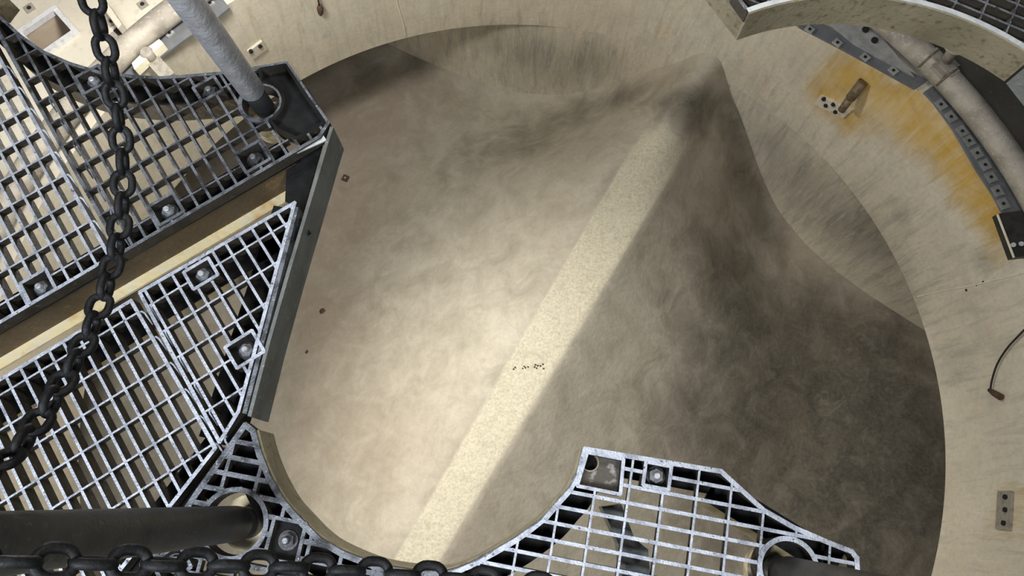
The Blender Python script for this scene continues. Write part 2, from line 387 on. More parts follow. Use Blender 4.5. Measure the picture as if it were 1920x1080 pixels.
vs, st, uvs = [], [], []
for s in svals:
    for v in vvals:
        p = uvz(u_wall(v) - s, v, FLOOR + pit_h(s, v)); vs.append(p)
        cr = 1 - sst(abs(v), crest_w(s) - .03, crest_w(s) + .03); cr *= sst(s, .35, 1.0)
        st.append((blobs(grime_shade, p), cr, blobs(brown, p))); uvs.append((v, s))
nv = len(vvals)
fs = [(i * nv + j, i * nv + j + 1, (i + 1) * nv + j + 1, (i + 1) * nv + j) for i in range(len(svals) - 1) for j in range(nv - 1)]
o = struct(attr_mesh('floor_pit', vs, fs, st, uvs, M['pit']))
o['label'] = 'sculpted concrete pit floor with a pale flat-topped ridge rising to the wall'

# round shaft wall (from the gallery down to the lip) and, behind the ridge, on down to the pit floor
rust = [(on_wall(1545, 180), .15, .95), (on_wall(1590, 225), .13, .8), (on_wall(1585, 140), .14, .85), (on_wall(1640, 160), .17, .85), (on_wall(1700, 190), .2, .8), (on_wall(1730, 240), .2, .85), (on_wall(1780, 285), .17, .95),
        (on_wall(1815, 335), .16, .95), (on_wall(1850, 385), .17, .95), (on_wall(1870, 420), .12, .8), (on_wall(1870, 480), .13, .4), (on_wall(1640, 240), .16, .35), (on_wall(1240, 60), .14, .35),
        (on_wall(1890, 960), .25, .42), (on_wall(500, 60), .3, .25), (on_wall(1590, 120), .2, .45)]
wgr = [(on_wall(1000, 110), .35, .55), (on_wall(900, 90), .3, .5), (on_wall(1100, 120), .3, .4), (on_wall(1570, 420), .3, .5), (on_wall(1620, 480), .35, .65), (on_wall(1680, 560), .3, .6), (on_wall(1500, 330), .3, .45),
       (on_wall(1440, 250), .25, .35), (on_wall(1790, 680), .18, .42), (on_wall(1690, 400), .12, .35), (on_wall(1840, 480), .1, .45), (on_wall(1850, 500), .08, .4), (on_wall(1420, 150), .2, .25)]
chalk = [(on_wall(1622, 112), .05, .6), (on_wall(1650, 128), .05, .6), (on_wall(1680, 150), .05, .6)]
def blob3(lst, p):
    q = 1.0
    for (c, r, k) in lst: q *= 1 - k * math.exp(-((p[0] - c.x) ** 2 + (p[1] - c.y) ** 2 + (p[2] - c.z) ** 2 * .5) / (r * r))
    return 1 - q
NA = 480; zs = list(np.linspace(TOP, LIP, 44)); vs, st, uvs, fs = [], [], [], []
for z in zs:
    for i in range(NA):
        a = 2 * math.pi * i / NA; cx, r = bore(z); p = (cx + r * math.cos(a), CY + r * math.sin(a), z); vs.append(p)
        st.append((blob3(wgr, p), blob3(rust, p), blob3(chalk, p))); uvs.append((R * (a if a < 4.9 else a - 2 * math.pi), z))
for k in range(len(zs) - 1):
    for i in range(NA): fs.append((k * NA + i, k * NA + (i + 1) % NA, (k + 1) * NA + (i + 1) % NA, (k + 1) * NA + i))
struct(attr_mesh('wall_shaft', vs, fs, st, uvs, M['wall']))
# wall of the passages, carrying on below the lip behind the ridge
vs, st, uvs, fs = [], [], [], []; wz = list(np.linspace(LIP, FLOOR - .1, 16)); wv = [v for v in vvals]
for z in wz:
    for v in wv:
        p = uvz(u_wall(v), v, z); vs.append(p); st.append((min(1, blob3(wgr, p) + .12), blob3(rust, p) * .5, 0)); uvs.append((v, z))
for k in range(len(wz) - 1):
    for i in range(len(wv) - 1): fs.append((k * len(wv) + i, k * len(wv) + i + 1, (k + 1) * len(wv) + i + 1, (k + 1) * len(wv) + i))
struct(attr_mesh('wall_passage', vs, fs, st, uvs, M['wall']))
# underside of the shaft wall over the passages, and far ends of the passages
b = MB(); b.ring((CX, CY), R + .004, 7.6, LIP + .0, LIP - .0005, 120); 
struct(b.build('ceiling_passage', M['pit']))
b = MB(); b.ring((CX, CY), 7.3, 7.5, TOP - .06, FLOOR - .1, 60); struct(b.build('wall_outer', M['pit']))
# gallery floor round the shaft, with the hatch cut out (built of a ring of slabs)
HC = P2(111, 64, TOP); hx = (P2(152, 71, TOP) - P2(107, 20, TOP)); hy = (P2(68, 58, TOP) - P2(107, 20, TOP))
hd = hx.normalized(); hs = (hx.length + hy.length) / 2; hn = Vector((hd.y, -hd.x))
if hn.dot(hy) < 0: hn = -hn
H0 = P2(107, 20, TOP); HQ = [H0, H0 + hd * hs, H0 + hd * hs + hn * hs * 1.15, H0 + hn * hs * 1.15]
gme = bmesh.new()
def cyl_ring(bm, r, n, z): return [bm.verts.new((CX + TX + r * math.cos(2 * math.pi * i / n), CY + r * math.sin(2 * math.pi * i / n), z)) for i in range(n)]
oe, ie = cyl_ring(gme, 7.4, 96, TOP), cyl_ring(gme, TR_, 150, TOP); hq = [gme.verts.new((q.x, q.y, TOP)) for q in HQ]
ed = []
for lp in (oe, ie, hq):
    for i in range(len(lp)): ed.append(gme.edges.new((lp[i], lp[(i + 1) % len(lp)])))
bmesh.ops.triangle_fill(gme, edges=ed, use_beauty=True, normal=(0, 0, 1))
bad = [f for f in gme.faces if (lambda c: (Vector((c.x - CX - TX, c.y - CY)).length < TR_ * .992))(f.calc_center_median())]
def in_hatch(c):
    q = Vector((c.x, c.y)) - H0; return 0 < q.dot(hd) < hs and 0 < q.dot(hn) < hs * 1.15
bad += [f for f in gme.faces if f not in bad and in_hatch(f.calc_center_median())]
bmesh.ops.delete(gme, geom=bad, context='FACES')
bmesh.ops.recalc_face_normals(gme, faces=gme.faces)
me = bpy.data.meshes.new('floor_gallery'); gme.to_mesh(me); gme.free(); me.materials.append(M['gallery'])
o = bpy.data.objects.new('floor_gallery', me); col.objects.link(o); struct(o)
# pit of the hatch
b = MB(); dz = TOP - .45
for i in range(4):
    p, q = HQ[i], HQ[(i + 1) % 4]; b.add([(*p, TOP), (*q, TOP), (*q, dz), (*p, dz)], [(0, 1, 2, 3)])
b.add([(*q, dz) for q in HQ], [(0, 1, 2, 3)])
struct(b.build('floor_hatch', M['tanfloor']))

b = MB(); b.ring((CX + TX, CY), 3.235, 7.3, TOP + .012, TOP + .002, 30, math.radians(-75), math.radians(47)); struct(b.build('floor_dark', M['darkfloor']))  # thin dark sheet over this sector of the gallery floor
# ------------------------------------------------------------------ gratings
A_, B_ = 0.02510, 0.0520     # bar pitch and cross-bar pitch
def dirs(deg):
    t = math.radians(deg); return Vector((math.cos(t), math.sin(t))), Vector((math.sin(t), -math.cos(t)))
def hex_bolt(parent, p, z, m_nut, m_stud, r=0.0115, turn=0.3):
    """bolt > nut: washer and nut on a threaded stud"""
    b = MB(); b.tube([(p.x, p.y, z), (p.x, p.y, z + .0175), (p.x, p.y, z + .0205)], [r * .50, r * .50, r * .36], 16)
    bo = b.build('bolt', m_stud, parent)
    n = MB(); pts = [Vector((p.x + r * math.cos(turn + i * math.pi / 3), p.y + r * math.sin(turn + i * math.pi / 3))) for i in range(6)]
    n.prism(pts, z + .0105, z + .0026); n.ring((p.x, p.y), r * .52, r * .78, z + .0118, z + .0105, 20)
    n.build('nut', m_nut, bo)
    n = MB(); n.ring((p.x, p.y), r * .5, r * 1.32, z + .0024, z, 28); n.build('washer', M['steel_dark'], bo)
def panel(poly, origin, deg, label, mtl, swap=False, pockets=(), collars=(), voids=(), rim=.006, prongs=None, depth=.027, lw=.0046, cw=.0032, skipcross=1):
    """poly: plan outline; pockets: (corner list, bolt?) sunk square pockets; collars: (centre, r)"""
    c = sum((Vector(p) for p in poly), Vector((0, 0))) / len(poly)
    t = thing('grating_panel', (c.x, c.y, -depth), label, 'grating')
    di, dj = dirs(deg)
    if swap: ld, cd = di, dj          # direction the main bars run, direction they are stacked
    else: ld, cd = dj, di
    holes = [pk[0] for pk in pockets] + [circle(cc, r - .001) for cc, r in collars] + [vd for vd in voids]
    g = MB(); org = Vector((origin.x, origin.y))
    for k in range(-90, 91):
        a = org + cd * A_ * k; iv = intervals(poly, a, ld)
        for h in holes: iv = subtract(iv, intervals(h, a, ld))
        for (t0, t1) in iv:
            if t1 - t0 > .004: g.bar(a + ld * t0, a + ld * t1, lw, 0, -depth, .8)
    for k in range(-60, 61, skipcross):
        a = org + ld * B_ * k; iv = intervals(poly, a, cd)
        for h in holes: iv = subtract(iv, intervals(h, a, cd))
        for (t0, t1) in iv:
            if t1 - t0 > .004: g.bar(a + cd * t0, a + cd * t1, cw, .0004, -depth * .62, .7)
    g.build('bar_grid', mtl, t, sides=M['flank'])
    r_ = MB(); n = len(poly)
    for i in range(n): r_.bar(poly[i], poly[(i + 1) % n], rim, .0008 + .00025 * (i % 3), -depth, .9, rim * .3)
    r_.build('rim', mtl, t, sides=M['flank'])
    for pk in pockets:
        pts, bolt, cen = pk; q = MB()
        for i in range(len(pts)): q.bar(pts[i], pts[(i + 1) % len(pts)], .0055, .0014 + .0003 * (i % 2), -depth, 1, .001)
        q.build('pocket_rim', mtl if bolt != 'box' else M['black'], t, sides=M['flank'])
        if bolt == 'worn':      # floor plate pierced by a round hole
            hc = P2(1108, 866); q = MB(); n_ = 48; vs = []
            for i in range(n_):
                d = Vector((math.cos(2 * math.pi * i / n_), math.sin(2 * math.pi * i / n_))); far_ = max(t1 for (t0, t1) in intervals(pts, hc, d))
                vs += [(*(hc + d * min(.0148, far_ * .9)), -depth * .62), (*(hc + d * far_), -depth * .62)]
            q.add(vs, [(2 * i, 2 * i + 1, (2 * i + 3) % (2 * n_), (2 * i + 2) % (2 * n_)) for i in range(n_)])
            po = q.build('pocket_floor', M['worn'], t); so = po.modifiers.new('solid', 'SOLIDIFY'); so.thickness = .004
        else:
            q = MB(); q.prism(pts, -depth * .62, -depth); q.build('pocket_floor', M['black'], t)
        if bolt in (True, 'bright'): hex_bolt(t, cen, -depth * .62, M['nut'] if bolt == 'bright' else M['steel_dark'], M['steel'] if bolt == 'bright' else M['nut'], turn=random.random())
    for cc, r in collars:
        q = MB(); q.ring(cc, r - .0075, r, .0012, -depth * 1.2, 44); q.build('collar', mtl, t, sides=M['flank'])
    if prongs:
        (k0, k1, side, off) = prongs
        for k in range(k0, k1):
            q = MB(); a = org + cd * off + ld * B_ * k; e = a + cd * side * .0065 + ld * .006; f_ = e + ld * .022
            q.tube([(*a, -.002), (*(a + cd * side * .0045 + ld * .001), -.0025), (*e, -.004), (*f_, -.010)], [.0021, .0021, .0019, .0012], 8)
            q.build('hooked_end', mtl, t)
    return t
def px(*pts): return [P2(x, y) for x, y in pts]
def pocket(cx, cy, deg, wl, ww, bolt=True):
    c = P2(cx, cy); i, j = dirs(deg); return ([c + i * wl / 2 + j * ww / 2, c - i * wl / 2 + j * ww / 2, c - i * wl / 2 - j * ww / 2, c + i * wl / 2 - j * ww / 2], bolt, c)

DEG = 34.0
TLC, TLR = (-.6463, 1.1703), .4322
HOLE, HR = (-.1380, .1775), .2805
# A: far left
panel(px((-60, 2), (206, 483), (-150, 693), (-150, 2)), P2(97.5, 286.2), 34.1, 'upper left steel grating with hooked bar ends behind the hanging chain', M['galv'],
      pockets=[pocket(72, 537, DEG, .046, .042, 'bright')], prongs=(-4, 4, 1, 0))
# B: beside the first post, its steel darkened to paint in shade
tl = [P2(x, y) for x, y in [(478, 128), (440, 134), (410, 138), (350, 143), (300, 146), (250, 144), (190, 137), (130, 119), (80, 97), (40, 69), (0, 32), (-32, 0)]]
RING1 = P2(489, 192)
panel(px((-25, 20), (5, 76), (187, 403), (228, 474), (557, 281), (599, 256), (609, 241), (615, 230), (537, 118)) + tl, P2(284.4, 237.5), 33.3,
      'shade-darkened grating with curved edge and black corner box around the bright post', M['galv_dull'],
      pockets=[pocket(172, 149, DEG, .046, .040, 'bright'), pocket(390, 167, DEG, .042, .034, True), pocket(474, 294, DEG, .048, .042, True), pocket(312, 392, DEG, .046, .042, 'bright'),
               (arc(RING1, .0405, math.radians(95), math.radians(-62), 12) + px((522, 244), (556, 259), (608, 229), (535, 122), (488, 130)), 'box', None)],
      collars=[(RING1, .041)], voids=[px((505, 240), (530, 230), (552, 262), (530, 262))], prongs=(-3, 4, -1, -5 * A_))
# C: small right panel of the lower pair
panel(px((262, 548), (553, 380), (520, 500), (480, 650), (447, 772), (412, 829)), P2(341.2, 731.2) + dirs(DEG)[0] * A_ * 1.0, 34.0,
      'small triangular galvanised grating beside the dark edge plate', M['galv'], pockets=[pocket(377, 513, DEG, .046, .036, 'bright'), pocket(459, 655, DEG, .050, .042, 'bright')], prongs=(-3, 3, -1, 0))
# D: large lower left panel
panel(px((246, 564), (404, 840), (198, 1104), (-150, 1104), (-150, 803)), P2(341.2, 731.2), 34.0,
      'large lower left galvanised grating running under the dark post', M['galv'], prongs=(-3, 3, 1, 0))
# E: cast piece carrying the second post
RING2 = P2(437, 982)
hl = [P2(x, y) for x, y in [(474, 808), (486, 852), (505, 898), (529, 940), (551, 966), (598, 1013), (642, 1039), (710, 1065), (790, 1077), (840, 1076)]]
panel([P2(460, 797)] + hl + px((845, 1110), (244, 1110), (369, 925)), P2(431, 857), -10.5, 'cast steel corner piece with round collar holding the dark horizontal-looking post', M['galv_dull'], swap=True,
      pockets=[pocket(535, 1014, -10.5, .050, .060, True), pocket(322, 1058, DEG, .046, .040, 'bright')], collars=[(RING2, .0545)], rim=.009, lw=.0075, cw=.0055)
# F: lower right
RING3 = P2(1478, 1066)
hr = [P2(x, y) for x, y in [(1097, 842), (1086, 886), (1068, 921), (1050, 941), (1024, 971), (991, 997), (965, 1015), (929, 1036), (885, 1060), (845, 1077)]]
panel(px((1352, 884), (1432, 957), (1490, 990), (1550, 1016), (1596, 1034), (1606, 1046), (1609, 1110), (845, 1110)) + hr[::-1], P2(1235, 986.2), -10.53,
      'lower right galvanised grating with curved edge and round hole in its corner pocket', M['galv'], swap=True, lw=.0056, cw=.0036, rim=.0075,
      pockets=[(px((1101, 848), (1169, 861), (1163, 927), (1082, 911)), 'worn', None), pocket(1232, 892, -10.5, .040, .036, 'bright')], collars=[(RING3, .047)])
# G: upper right
TRC, TRR = (.628, .433), .488
crn = P2(1402, 22); a0 = math.atan2(crn.y - TRC[1], crn.x - TRC[0])
tra = arc(TRC, (crn - Vector(TRC)).length, a0, math.radians(47), 20); tre = tra[-1] + Vector((.15, -.29))
panel(tra + [tre, Vector((1.5, .4)), Vector((1.5, 1.5)), P2(1250, -190), ], P2(1850, 6), 62, 'upper right grating above the thick curved band', M['galv_dull'])

# the hole in the worn corner pocket
b = MB(); h = P2(1108, 866); b.ring(h, .0125, .0146, -.0150, -.05, 28); tag(b.build('drain_sleeve', M['skirt']), 'short round sleeve in the corner pocket of the lower right grating', 'sleeve')

# ------------------------------------------------------------------ bands, plates and beams under the gratings
SK = -.082
b = MB(); th0 = math.atan2(P2(474, 806).y - HOLE[1], P2(474, 806).x - HOLE[0]); 
inner = [p + (Vector(HOLE) - p).normalized() * .004 for p in hl + hr[::-1][1:]]
def smooth_path(pts, n=4):
    out = []; m = len(pts)
    for i in range(m - 1):
        p0, p1, p2, p3 = pts[max(i - 1, 0)], pts[i], pts[i + 1], pts[min(i + 2, m - 1)]
        for k in range(n):
            t = k / n
            out.append(.5 * ((2 * p1) + (-p0 + p2) * t + (2 * p0 - 5 * p1 + 4 * p2 - p3) * t * t + (-p0 + 3 * p1 - 3 * p2 + p3) * t ** 3))
    return out + [pts[-1]]
inner = smooth_path(inner)
b.ribbon(inner, -.004, SK, .004, 1)
o = b.build('edge_band', M['skirt']); tag(o, 'curved brown steel band lining the big round opening', 'band')
b = MB(); b.ribbon([p + (Vector(HOLE) - p).normalized() * -.0015 for p in inner], .001, -.02, .0022, 1); b.build('top_lip', M['galv_dull'], o)

# dark edge plate in front of the small panel, folded round the corner
t = thing('edge_plate', (*P2(560, 450), SK), 'dark grey upright steel edge plate between the gratings and the opening', 'plate')
pl = [P2(566, 152), P2(619, 237), P2(608, 272), P2(580, 367), P2(537, 510), P2(500, 640), P2(464, 780)]
b = MB(); b.ribbon(pl[1:], .0, SK - .006, .006, 1, False); b.build('long_face', M['plate'], t)
b = MB(); b.ribbon(pl[:2], -.03, SK, .004, 1, False); b.build('return_face', M['black'], t)
b = MB(); b.prism([P2(x, y, -.05) for x, y in [(538, 312), (606, 268), (560, 430), (537, 505), (525, 500), (553, 385), (535, 378)]][::-1], -.048, -.053); b.build('gusset', M['black'], t)
b = MB(); b.bar(P2(556, 388), P2(458, 775), .007, .0, -.05, 1); b.build('inner_angle', M['galv_dull'], t)
b = MB(); p = [P(555, 289, -.006), P(607, 255, -.006), P(613, 264, -.006)]
b.prism(p, -.004, -.007); tag(b.build('metal_shim', M['shim']), 'bright silver wedge of sheet metal beside the black corner box', 'metal strip')

def beam(name, a, c, label, top=-.028, h=.086, fl=.05, cat='beam', side=1, lit=True, mweb=None, tail=.013):
    """channel under a panel edge from plan point a to c: dark top flange (to the inside), brown web, bottom flange paled to paint in light"""
    a = Vector(a); c = Vector(c); d = (c - a).normalized(); n = Vector((-d.y, d.x)) * side
    t = thing(name, (*(a + c) / 2, top - h), label, cat)
    b = MB(); b.prism([a, c, c + n * fl, a + n * fl], top, top - .006); b.build('top_flange', M['black'], t)
    b = MB(); b.prism([a + n * .006, c + n * .006, c + n * .012, a + n * .012], top - .006, top - h); b.build('web', mweb or M['brown'], t)
    if lit:
        b = MB(); b.prism([a - n * tail, c - n * tail, c + n * .012, a + n * .012], top - h, top - h - .006); b.build('bottom_flange', M['flange'], t)
    return t
beam('channel_beam', P2(-150, 691), P2(545, 290), 'rusty channel beam with yellow bottom flange under the upper gratings', side=1)
beam('channel_beam', P2(-150, 805), P2(244, 566), 'rusty channel beam under the edge of the large lower left grating', side=-1, tail=-.03)
beam('channel_beam', P2(264, 549), P2(548, 383), 'rusty channel beam under the top edge of the small triangular grating', side=-1, tail=-.03)
beam('channel_beam', P2(556, 384), P2(416, 828), 'black channel under the slanting edge of the small triangular grating', side=-1, lit=False, mweb=M['black'])
beam('channel_beam', P2(404, 842), P2(200, 1104), 'black channel under the lower right edge of the large grating', side=-1, lit=False, mweb=M['black'], fl=.035)
b = MB(); gp = px((452, 800), (412, 835), (404, 846), (200, 1108), (250, 1108), (369, 930), (462, 800)); b.prism(gp, -.034, -.05)
tag(b.build('gap_beam', M['black']), 'black beam filling the gap between the lower left grating and the cast corner piece', 'beam')
# dark tray under the cast corner piece and frame strips under the curved edges
def inset(pts, c, t): return [p + (p - Vector(c)).normalized() * t for p in pts]
b = MB(); q = smooth_path(hl); b.ribbon(q, -.028, -.036, .05, -1, False); tag(b.build('support_ring', M['black']), 'black curved support ledge under the cast corner piece', 'ledge')
b = MB(); q = smooth_path(hr); b.ribbon(q, -.028, -.036, .040, 1, False); tag(b.build('support_ring', M['black']), 'black curved support ledge under the lower right grating', 'ledge')
b = MB(); b.prism([P2(462, 803), P2(484, 855), P2(500, 905), P2(522, 932)] + arc(RING2, .0565, math.radians(18), math.radians(150), 14) + [P2(366, 928)], -.036, -.042); b.build('web_plate', M['black'], None)
tag(bpy.data.objects['web_plate'], 'black plate seen between the ribs of the cast corner piece', 'plate')
t = beam('channel_beam', P2(1352, 888), P2(1100, 842), 'black channel under the top edge of the lower right grating', side=1, lit=False, mweb=M['black'], fl=.032)
t = beam('channel_beam', P2(1598, 1040), P2(1354, 890), 'black channel under the sloping edge of the lower right grating', side=1, lit=True, fl=.045, tail=-.045)
b = MB(); b.prism([P2(x, y, -.05) for x, y in [(1128, 950), (1165, 945), (1190, 1010), (1215, 1030), (1222, 1110), (1170, 1110), (1160, 1020)]], -.05, -.10)
tag(b.build('cross_bracket', M['plate']), 'dark bracket seen through the cells of the lower right grating', 'bracket')
# curved band and ledge under the top left arc
q = smooth_path(tl[::-1]); q = [p for p in q]
b = MB(); b.ribbon(q, -.028, -.034, .036, -1, False); tag(b.build('support_ring', M['black']), 'black curved ledge under the arched edge of the dark grating', 'ledge')
b = MB(); b.ribbon([p - (p - Vector(TLC)).normalized() * -.030 for p in q], -.034, -.095, .005, -1, True); tag(b.build('edge_band', M['brown']), 'brown curved band seen through the dark grating below its arched edge', 'band')
# upper right band
o = MB().ribbon(tra, .0, SK, .006, -1).build('edge_band', M['skirt']); tag(o, 'thick curved brown band along the upper right opening', 'band')
MB().ribbon([p + (p - Vector(TRC)).normalized() * .007 for p in tra], .002, -.02, .010, -1).build('top_lip', M['shim'], o)
b = MB(); c0 = P2(1402, 22); dvec = (P2(1385, 1) - c0).normalized(); b.ribbon([c0 - dvec * 0, c0 + dvec * .35], .0, SK, .006, -1, False); tag(b.build('edge_plate', M['skirt']), 'short flat brown plate meeting the curved band at the upper right corner', 'plate')
b = MB(); e = tra[-1]; b.ribbon([tra[-1] + Vector((.004, -.006)), tre], -.002, SK, .006, -1, False); tag(b.build('edge_plate', M['plate']), 'grey plate continuing the curved band at the right edge of the frame', 'plate')
b = MB(); b.block(P(-2, 8, -.03), (.026, -.012, 0), (.014, .03, 0), (0, 0, .06)); tag(b.build('corner_block', M['skirt']), 'mottled brown block at the top left corner of the frame', 'block')

# ------------------------------------------------------------------ posts
def post(base, top, label, m_tube, r, z_end, rub):
    """base and top: points on the axis"""
    base = Vector(base); top = Vector(top); d = (top - base) / (top.z - base.z)
    t = thing('guard_post', (base.x, base.y, -.06), label, 'post')
    at = lambda z: base + d * (z - base.z)
    b = MB(); b.tube([at(z_end), at(z_end + .002), at(.4), at(.90)], [r * .96, r, r, r], 40); b.build('tube', m_tube, t)
    b = MB(); b.tube([at(-.085), at(z_end + .001)], r * rub, 36); b.build('sleeve', M['rubber'], t)
    b = MB(); b.ring(at(-.06), r * rub, .038 if r < .024 else .044, -.062, -.085, 40); b.build('foot_collar', M['tan'], t)
    b = MB(); e = at(.86); b.tube([at(.90), at(.905)], [r * 1.04, r * .9], 36); b.build('cap', m_tube, t)
    return at
at1 = post(P(493, 198, 0), P(350, 0, .335), 'bright galvanised tube post rising from the black corner box', M['tube'], .0215, .062, .86)
B2 = P(440, 982, 0); at2 = post((B2.x, B2.y, 0), (B2.x, B2.y - .001, .5), 'dark steel post pointing left out of the cast collar', M['tube_dark'], .0265, -.004, .93)
B3 = P(1480, 1078, 0); at3 = post((B3.x, B3.y, 0), (B3.x + .003, B3.y, .5), 'dark steel post at the lower right grating', M['tube_dark'], .0265, -.004, .93)
# hooks for the chains sit on the posts
# ------------------------------------------------------------------ chains
def link_mesh(L=.0335, W=.0275, r=.0042):
    b = MB(); pts = []; rc = (W - 2 * r) / 2; hl_ = (L - W) / 2; n = 10
    for i in range(n + 1):
        a = -math.pi / 2 + math.pi * i / n; pts.append((hl_ + rc * math.cos(a), rc * math.sin(a), 0))
    for i in range(n + 1):
        a = math.pi / 2 + math.pi * i / n; pts.append((-hl_ + rc * math.cos(a), rc * math.sin(a), 0))
    b.tube(pts, r, 12, closed=True)
    me = bpy.data.meshes.new('chain_link'); me.from_pydata(b.v, [], b.f); me.polygons.foreach_set('use_smooth', [True] * len(b.f)); me.materials.append(M['chain'])
    return me
LINK = link_mesh()
def chain(curve, label, pitch=.0240):
    """curve: dense list of points; links alternate by a quarter turn"""
    t = thing('guard_chain', curve[0], label, 'chain')
    d = [0]; 
    for i in range(1, len(curve)): d.append(d[-1] + (curve[i] - curve[i - 1]).length)
    def at(s):
        k = int(np.searchsorted(d, s)); k = min(max(k, 1), len(curve) - 1); f = (s - d[k - 1]) / (d[k] - d[k - 1])
        return curve[k - 1].lerp(curve[k], f)
    n = int(d[-1] / pitch)
    for i in range(n):
        p = at(i * pitch + pitch / 2); tg = (at(min(i * pitch + pitch, d[-1])) - at(i * pitch)).normalized()
        side = tg.cross(Vector((0, 0, 1))).normalized(); up = side.cross(tg)
        ang = math.radians(8 + (90 if i % 2 else 0) + random.uniform(-10, 10))
        y = side * math.cos(ang) + up * math.sin(ang); z = tg.cross(y)
        m = Matrix((tg, y, z)).transposed().to_4x4(); m.translation = p - Vector(curve[0])
        o = bpy.data.objects.new('chain_link', LINK); col.objects.link(o); o.parent = t; o.matrix_local = m
    return t
def spline(pts, n=40): return [Vector(q) for q in smooth_path([Vector(p) for p in pts], n)]
e1 = at1(.80) + Vector((0, -.040, 0)); e2 = at2(.66) + Vector((0, .046, 0))
c1 = [tuple(e1), (-.43, .60, .675), (-.43, .493, .546), (-.43, .436, .490), (-.43, .362, .446), (-.43, .28, .432), (-.43, .186, .450), (-.43, .102, .493), (-.43, .030, .556), tuple(e2)]
chain(spline(c1), 'black steel chain hanging across the left gratings between two posts')
c2 = []
for i in range(13):
    k = i / 12; q = Vector((B2.x + .046, B2.y)).lerp(Vector((B3.x - .046, B3.y)), k); c2.append((q.x, q.y, .50 + (q.x * q.x) * 1.7))
chain(spline(c2, 16), 'black steel chain along the bottom edge of the frame')

# ------------------------------------------------------------------ ring pipe, strips and fittings round the top of the shaft
def ringpt(ang, r, z): return Vector((CX + TX + r * math.cos(ang), CY + r * math.sin(ang), z))
def ang_of(px_, py_, z): p = P2(px_, py_, z); return math.atan2(p.y - CY, p.x - CX - TX), (p - Vector((CX + TX, CY))).length
PR, PZ = 3.14, TOP + .099; RP = .076
a_s, a_e = math.radians(-75), math.radians(200)
t = thing('ring_pipe', ringpt(math.radians(60), PR, PZ - RP), 'dusty curved pipe running round the top of the shaft', 'pipe')
MB().tube([ringpt(a_s + (a_e - a_s) * i / 120, PR, PZ) for i in range(121)], RP, 24).build('pipe_run', M['pipe'], t)
af, _ = ang_of(1748, 132, PZ + RP)
rad = Vector((math.cos(af), math.sin(af), 0)); tan = Vector((-rad.y, rad.x, 0))
top_ = ringpt(af, PR, PZ + RP)
b = MB(); b.block(top_ + Vector((0, 0, -.012)), tan * .2, rad * .07, (0, 0, .03)); b.block(top_ + tan * -.02 + Vector((0, 0, -.02)), tan * .1, rad * .14, (0, 0, .03)); b.build('saddle_clamp', M['plategrey'], t)
b = MB()
for k in (-.08, .08): b.tube([ringpt(af + k / PR, PR + .084 * math.cos(q), PZ + .084 * math.sin(q)) for q in np.linspace(0, math.pi, 14)], .006, 8)
b.build('u_bolt', M['stub'], t)
b = MB(); q0 = top_ + rad * .02; ax_ = (Vector((0, 0, 1)) - rad * .12 + tan * .12).normalized(); b.tube([q0, q0 + ax_ * .15], .032, 18); b.build('branch_stub', M['pipe'], t)
b = MB(); q1 = q0 + ax_ * .15; b.tube([q1, q1 + ax_ * .012, q1 + ax_ * .014, q1 + ax_ * .030, q1 + ax_ * .032, q1 + ax_ * .044], [.068, .072, .064, .064, .072, .07], 30); fl = b.build('branch_flange', M['pipe'], t)
b = MB(); q2 = q1 + ax_ * .045; b.tube([q2, q2 + ax_ * .02], [.022, .018], 14); b.build('flange_plug', M['hole'], fl)

def strip(p_list, label, lugs, wdt, m=M['strip'], lsz=.6, ml=M['lug']):
    """flat steel strip segments on the gallery edge with bolted lugs; p_list: inner edge pixels on the shaft top"""
    pts = [P2(x, y, TOP + .02) for x, y in p_list]
    c = sum(pts, Vector((0, 0))) / len(pts); t = thing('edge_strip', (c.x, c.y, TOP), label, 'steel strip')
    out = []
    for q in pts:
        d = (q - Vector((CX, CY))).normalized(); out.append(q + d * wdt)
    MB().prism(pts + out[::-1], TOP + .02, TOP + .002).build('strip', m, t)
    for (x, y) in lugs:
        sl = lsz
        p = P2(x, y, TOP + .03); d = (p - Vector((CX, CY))).normalized(); s_ = Vector((-d.y, d.x))
        b = MB(); b.prism([p + s_ * .045 * sl - d * .03 * sl, p - s_ * .045 * sl - d * .03 * sl, p - s_ * .045 * sl + d * .04 * sl, p + s_ * .045 * sl + d * .04 * sl], TOP + .032, TOP + .02); lg = b.build('lug', ml, t)
        b = MB(); b.ring(p, .001, .010, TOP + .036, TOP + .03, 14); b.build('lug_bolt', M['hole'], lg)
    return t
strip([(1478, 30), (1500, 50), (1570, 86), (1640, 124), (1716, 166)], 'straight grey steel strip with four small lugs under the curved band', [(1518, 55), (1570, 80), (1622, 107), (1675, 132)], .10)
strip([(1733, 172), (1752, 192), (1789, 243), (1832, 318), (1861, 362), (1892, 420)], 'grey steel strip curving along the rust stained rim inside the pipe', [(1764, 196), (1783, 219), (1804, 246), (1817, 264), (1832, 287), (1847, 309), (1858, 332), (1870, 358), (1881, 382)], .13, lsz=.75, ml=M['lug_dark'])
strip([(430, 14), (396, 42), (352, 70), (300, 108), (262, 136), (240, 152)], 'grey steel strip on the shaft rim behind the bright post', [(318, 62), (394, 6)], .14)
b = MB(); q = [P2(x, y, TOP + .015) for x, y in [(1540, 36), (1625, 38), (1712, 146), (1640, 108), (1600, 85)]]; b.prism(q, TOP + .030, TOP + .0205); sp = b.build('cover_plate', M['lug']); tag(sp, 'pale grey cover plate with bolts between strip and pipe', 'plate')
for (x, y) in [(1573, 41), (1621, 58), (1638, 78)]:
    p = P(x, y, TOP + .02); MB().ring(p, .001, .022, TOP + .040, TOP + .029, 12).build('plate_bolt', M['hole'], sp)
